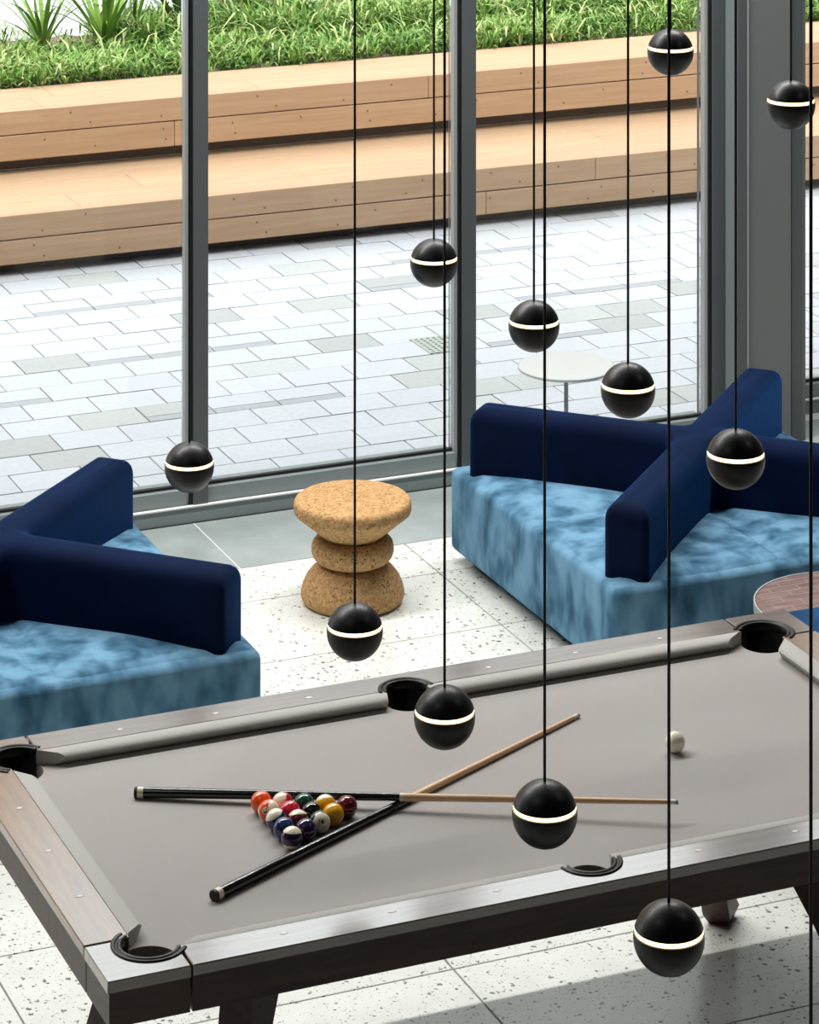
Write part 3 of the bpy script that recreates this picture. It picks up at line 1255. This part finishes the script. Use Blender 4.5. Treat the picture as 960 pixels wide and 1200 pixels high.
def ball(x, y, colour, stripe, number, axis, label, face=None, numdir=None):
    me = ball_src.copy()
    me.materials.append(ball_mat(colour, stripe))
    o = bpy.data.objects.new('billiard_ball', me)
    COL.objects.link(o)
    o.location = (x, y, ZC + R_B)
    q = Vector((0, 0, 1)).rotation_difference(Vector(axis).normalized())
    o.rotation_mode = 'QUATERNION'
    o.rotation_quaternion = q
    tag(o, label, 'ball', 'pool balls racked on the cloth' if number else None)
    if not number:
        return o
    d = q.inverted() @ Vector(numdir or (0.3, 0.8, -0.5))
    bm = bmesh.new()
    rim = None
    cen = bm.verts.new(on_sphere((0, 0), d, R_B * 1.003))
    for rad in (0.0038, 0.0068, 0.0092):
        ring = [bm.verts.new(on_sphere((rad * math.cos(2 * PI * i / 24), rad * math.sin(2 * PI * i / 24)), d, R_B * 1.003)) for i in range(24)]
        for i in range(24):
            j = (i + 1) % 24
            if rim is None:
                bm.faces.new((cen, ring[i], ring[j]))
            else:
                bm.faces.new((rim[i], ring[i], ring[j], rim[j]))
        rim = ring
    mesh_obj('number_spot', bm, 'ivory', o, True)
    cu = bpy.data.curves.new('number', 'FONT')
    cu.body = str(number)
    cu.size = 0.0145
    cu.align_x = 'CENTER'
    cu.align_y = 'CENTER'
    cu.offset = 0.0006
    to = bpy.data.objects.new('number', cu)
    COL.objects.link(to)
    bpy.context.view_layer.update()
    tm = bpy.data.meshes.new_from_object(to.evaluated_get(bpy.context.evaluated_depsgraph_get()))
    bpy.data.objects.remove(to)
    for v in tm.vertices:
        v.co = on_sphere((v.co.x, v.co.y), d, R_B * 1.018)
    tm.materials.clear()
    tm.materials.append(M['pocket_black'])
    to = bpy.data.objects.new('number', tm)
    to.parent = o
    COL.objects.link(to)
    return o


dB = 0.0573
ax0, ay0 = 2.868, 7.6435
rows = [   # left to right = away from the apex; each row from the far side to the near side
    [('orange', 0, 5, (0, 0, 1), 'plain orange ball at the far end of the five-ball row', None),
     ('orange', 1, 13, (0.66, -0.66, 0.42), 'orange striped ball with a number spot facing the viewer', (-0.62, -0.66, 0.40)),
     ('blue', 1, 10, (-0.45, 0.1, 0.93), 'dark blue striped ball with cream top in the five-ball row', None),
     ('blue', 0, 2, (0, 0, 1), 'plain dark blue ball beside the purple striped ball', None),
     ('purple', 1, 12, (0.12, 0.15, 1.0), 'purple striped ball at the near corner of the rack', None)],
    [('red', 1, 11, (-0.75, -0.2, 0.62), 'red striped ball with cream side at the far edge of the rack', None),
     ('red', 0, 3, (0, 0, 1), 'plain bright red ball inside the rack', None),
     ('maroon', 1, 15, (0.1, 0.45, 0.9), 'maroon striped ball with cream cap inside the rack', None),
     ('purple', 0, 4, (0, 0, 1), 'plain dark purple ball at the near edge of the rack', None)],
    [('green', 0, 6, (0, 0, 1), 'plain dark green ball at the far edge of the rack', None),
     ('black', 0, 8, (0, 0, 1), 'black ball in the middle of the rack', None),
     ('green', 1, 14, (0.0, -1.0, 0.3), 'mostly cream striped ball with the number fourteen', (-0.22, -0.88, 0.40))],
    [('yellow', 1, 9, (0.0, 0.55, 0.85), 'yellow striped ball with cream top near the rack apex', None),
     ('yellow', 0, 1, (0, 0, 1), 'plain yellow ball near the rack apex', None)],
    [('maroon', 0, 7, (0, 0, 1), 'plain dark maroon ball at the right-hand tip of the rack', None)]]
for i, row in enumerate(rows):
    for j, (colr, st, num, axv, lab, nd) in enumerate(row):
        ball(ax0 + i * dB * 0.866, ay0 + dB * ((len(row) - 1) / 2 - j), colr, bool(st), num, axv, lab, None, nd)
ball(4.059, 7.67, 'white', False, None, (0, 0, 1), 'white cue ball alone on the right half of the cloth')


# ------------------------------------------------------------------ cues
def cue(butt, tip, joint_t, label, decal=False):
    b0, b1 = Vector(butt), Vector(tip)
    L = (b1 - b0).length
    root = empty('pool_cue', (b0.x, b0.y, b0.z))
    d = (b1 - b0).normalized()
    root.rotation_mode = 'QUATERNION'
    root.rotation_quaternion = Vector((0, 0, 1)).rotation_difference(d)
    tag(root, label, 'pool cue', 'pool cues crossed on the cloth')

    def rad(t_):
        return 0.0142 + (0.0062 - 0.0142) * t_

    def part(nm, t0, t1, m_, extra=0.0):
        o = tube(nm, (0, 0, L * t0), (0, 0, L * t1), rad(t0) + extra, rad(t1) + extra, m_, root, 24)
        return o

    part('butt_cap', 0.0, 0.006, 'rubber')
    part('butt_ring', 0.006, 0.017, 'ivory', 0.0002)
    part('butt', 0.017, joint_t - 0.008, 'lacquer_black')
    part('joint_ring', joint_t - 0.008, joint_t, 'ivory', 0.0002)
    part('shaft', joint_t, 0.982, 'maple')
    part('ferrule', 0.982, 0.995, 'ferrule')
    part('tip', 0.995, 1.0, 'tip')
    if decal:
        bm = bmesh.new()
        for k in range(9):
            t0 = joint_t - 0.15 + k * 0.015
            rr = rad(t0) + 0.0003
            az = decal
            u = Vector((math.cos(az), math.sin(az), 0))
            v = Vector((-u.y, u.x, 0))
            ln = random.uniform(0.004, 0.011)
            q = [u * rr + v * 0.0012, u * rr - v * 0.0012]
            vs = [bm.verts.new(q[0] + Vector((0, 0, L * t0))), bm.verts.new(q[1] + Vector((0, 0, L * t0))), bm.verts.new(q[1] + Vector((0, 0, L * (t0 + ln)))), bm.verts.new(q[0] + Vector((0, 0, L * (t0 + ln))))]
            bm.faces.new(vs)
        mesh_obj('decal', bm, 'ivory', root)
    return root


cue((2.588, 7.979, ZC + 0.0144), (3.864, 7.283, ZC + 0.050), 0.500, 'pool cue lying behind the rack with its pale shaft pointing right', 0.0)
cue((2.583, 7.332, ZC + 0.0144), (3.917, 7.988, ZC + 0.0064), 0.515, 'pool cue lying in front of the rack with its tip pointing away')

# ================================================================== PENDANTS
PR = 0.075
ring_h = 0.21 * PR
gap = 0.0046


def sphere_prof(z0, z1, k=18, inset=0.0):
    out = []
    for i in range(k + 1):
        z = z0 + (z1 - z0) * (0.5 - 0.5 * math.cos(PI * i / k))
        out.append((math.sqrt(max(PR * PR - z * z, 0.0)), z))
    return out


top_p = sphere_prof(ring_h + gap, PR)
bot_p = sphere_prof(-PR, ring_h - gap)
r_t, r_b = top_p[0][0], bot_p[-1][0]
top_prof = [(r_t - 0.012, ring_h + gap - 0.0005), (r_t - 0.003, ring_h + gap)] + [(r_t - 0.0008, ring_h + gap + 0.0006)] + top_p[1:-1] + [(0.0, PR)]
bot_prof = [(0.0, -PR)] + bot_p[1:-1] + [(r_b - 0.0008, ring_h - gap - 0.0006), (r_b - 0.003, ring_h - gap), (r_b - 0.012, ring_h - gap + 0.0005)]
r_l = math.sqrt(PR ** 2 - ring_h ** 2) - 0.0022
led_prof = [(r_l - 0.006, ring_h - gap), (r_l, ring_h - gap), (r_l + 0.0014, ring_h), (r_l, ring_h + gap), (r_l - 0.006, ring_h + gap)]
proto = None
PENDANTS = [
    ((4.746, 9.000, 2.425), 'black globe pendant lamp hanging highest, in front of the timber benches'),
    ((4.838, 8.381, 2.366), 'black globe pendant lamp against the grey column'),
    ((3.893, 8.969, 1.834), 'black globe pendant lamp on the right mullion, over the paving'),
    ((3.903, 8.256, 1.820), 'black globe pendant lamp in front of the right-hand paving, left of a lower one'),
    ((3.897, 7.639, 1.805), 'black globe pendant lamp just above the long navy backrest of the right sofa'),
    ((3.076, 8.949, 1.304), 'black globe pendant lamp at the foot of the left mullion'),
    ((3.867, 6.978, 1.818), 'black globe pendant lamp in front of the crossing of the navy backrests'),
    ((3.109, 7.692, 1.241), 'black globe pendant lamp in front of the base of the cork stool'),
    ((3.052, 6.966, 1.295), 'black globe pendant lamp beside the far middle pocket'),
    ((3.064, 6.424, 1.276), 'black globe pendant lamp overlapping the shaft of a pool cue'),
    ((3.048, 5.787, 1.277), 'lowest and largest black globe pendant lamp, below the near rail of the pool table'),
    ((3.040, 5.190, 1.280), 'pendant lamp whose black cord runs down the right edge of the picture')]
for i, (p, lab) in enumerate(PENDANTS):
    root = empty('pendant_lamp', p)
    tag(root, lab, 'pendant lamp', 'black globe pendant lamps')
    if i == 0:
        proto = [lathe('upper_shell', top_prof, 'pendant_black', root, 64), lathe('lower_shell', bot_prof, 'pendant_black', root, 64),
                 lathe('light_ring', led_prof, 'led_ring', root, 64, False)]
        for q in proto[:2]:
            auto_smooth(q, 50)
    else:
        for q in proto:
            c = q.copy()
            c.parent = root
            COL.objects.link(c)
    tube('cord', (0, 0, PR - 0.001), (0, 0, CEIL - p[2] - 0.02), 0.0034, 0.0034, 'cord_black', root, 10)
    lathe('ceiling_rose', [(0, CEIL - p[2] - 0.025), (0.045, CEIL - p[2] - 0.025), (0.05, CEIL - p[2])], 'cord_black', root, 24)


# ================================================================== UNSEEN CEILING LAMPS ADDED FOR FILL AND SHADOW (out of the frame, above)
def fill_downlight(x, y, power, size, label):  # unseen lamps added as weak fill at the front of the room
    root = empty('added_fill_light', (x, y, CEIL))
    tag(root, label, 'ceiling light', 'added fill lights')
    lathe('trim_ring', [(size / 2, -0.012), (size / 2 + 0.03, -0.012), (size / 2 + 0.03, 0.0)], 'white_paint', root, 32)
    ld = bpy.data.lights.new('fill_downlight', 'AREA')
    ld.shape = 'DISK'
    ld.size = size
    ld.energy = power
    ld.color = (1.0, 0.97, 0.93)
    lo = bpy.data.objects.new('lamp', ld)
    lo.location = (0, 0, -0.02)
    lo.parent = root
    COL.objects.link(lo)


def unseen_linear_light(x, y, length, power, label):  # unseen lamp set by the table's shadow edge, stretched to soften pendant shadows
    root = empty('unseen_linear_light', (x, y, CEIL))
    tag(root, label, 'ceiling light')
    h = length / 2
    box('housing', -h - 0.02, h + 0.02, 0.06, 0.075, -0.06, -0.001, 'white_paint', root)
    box('housing', -h - 0.02, h + 0.02, -0.075, -0.06, -0.06, -0.001, 'white_paint', root)
    ld = bpy.data.lights.new('linear_lamp', 'AREA')
    ld.shape = 'RECTANGLE'
    ld.size = length
    ld.size_y = 0.12
    ld.energy = power
    ld.color = (1.0, 0.98, 0.95)
    lo = bpy.data.objects.new('lamp', ld)
    lo.location = (0, 0, -0.03)
    lo.parent = root
    COL.objects.link(lo)


unseen_linear_light(3.6, 10.95, 8.5, 270, 'long unseen linear light added in the ceiling near the windows')
for x, y, nm in ((0.2, 6.0, 'left front'), (6.8, 6.0, 'right front')):
    fill_downlight(x, y, 4, 0.5, 'unseen round fill light added at the %s of the room' % nm)
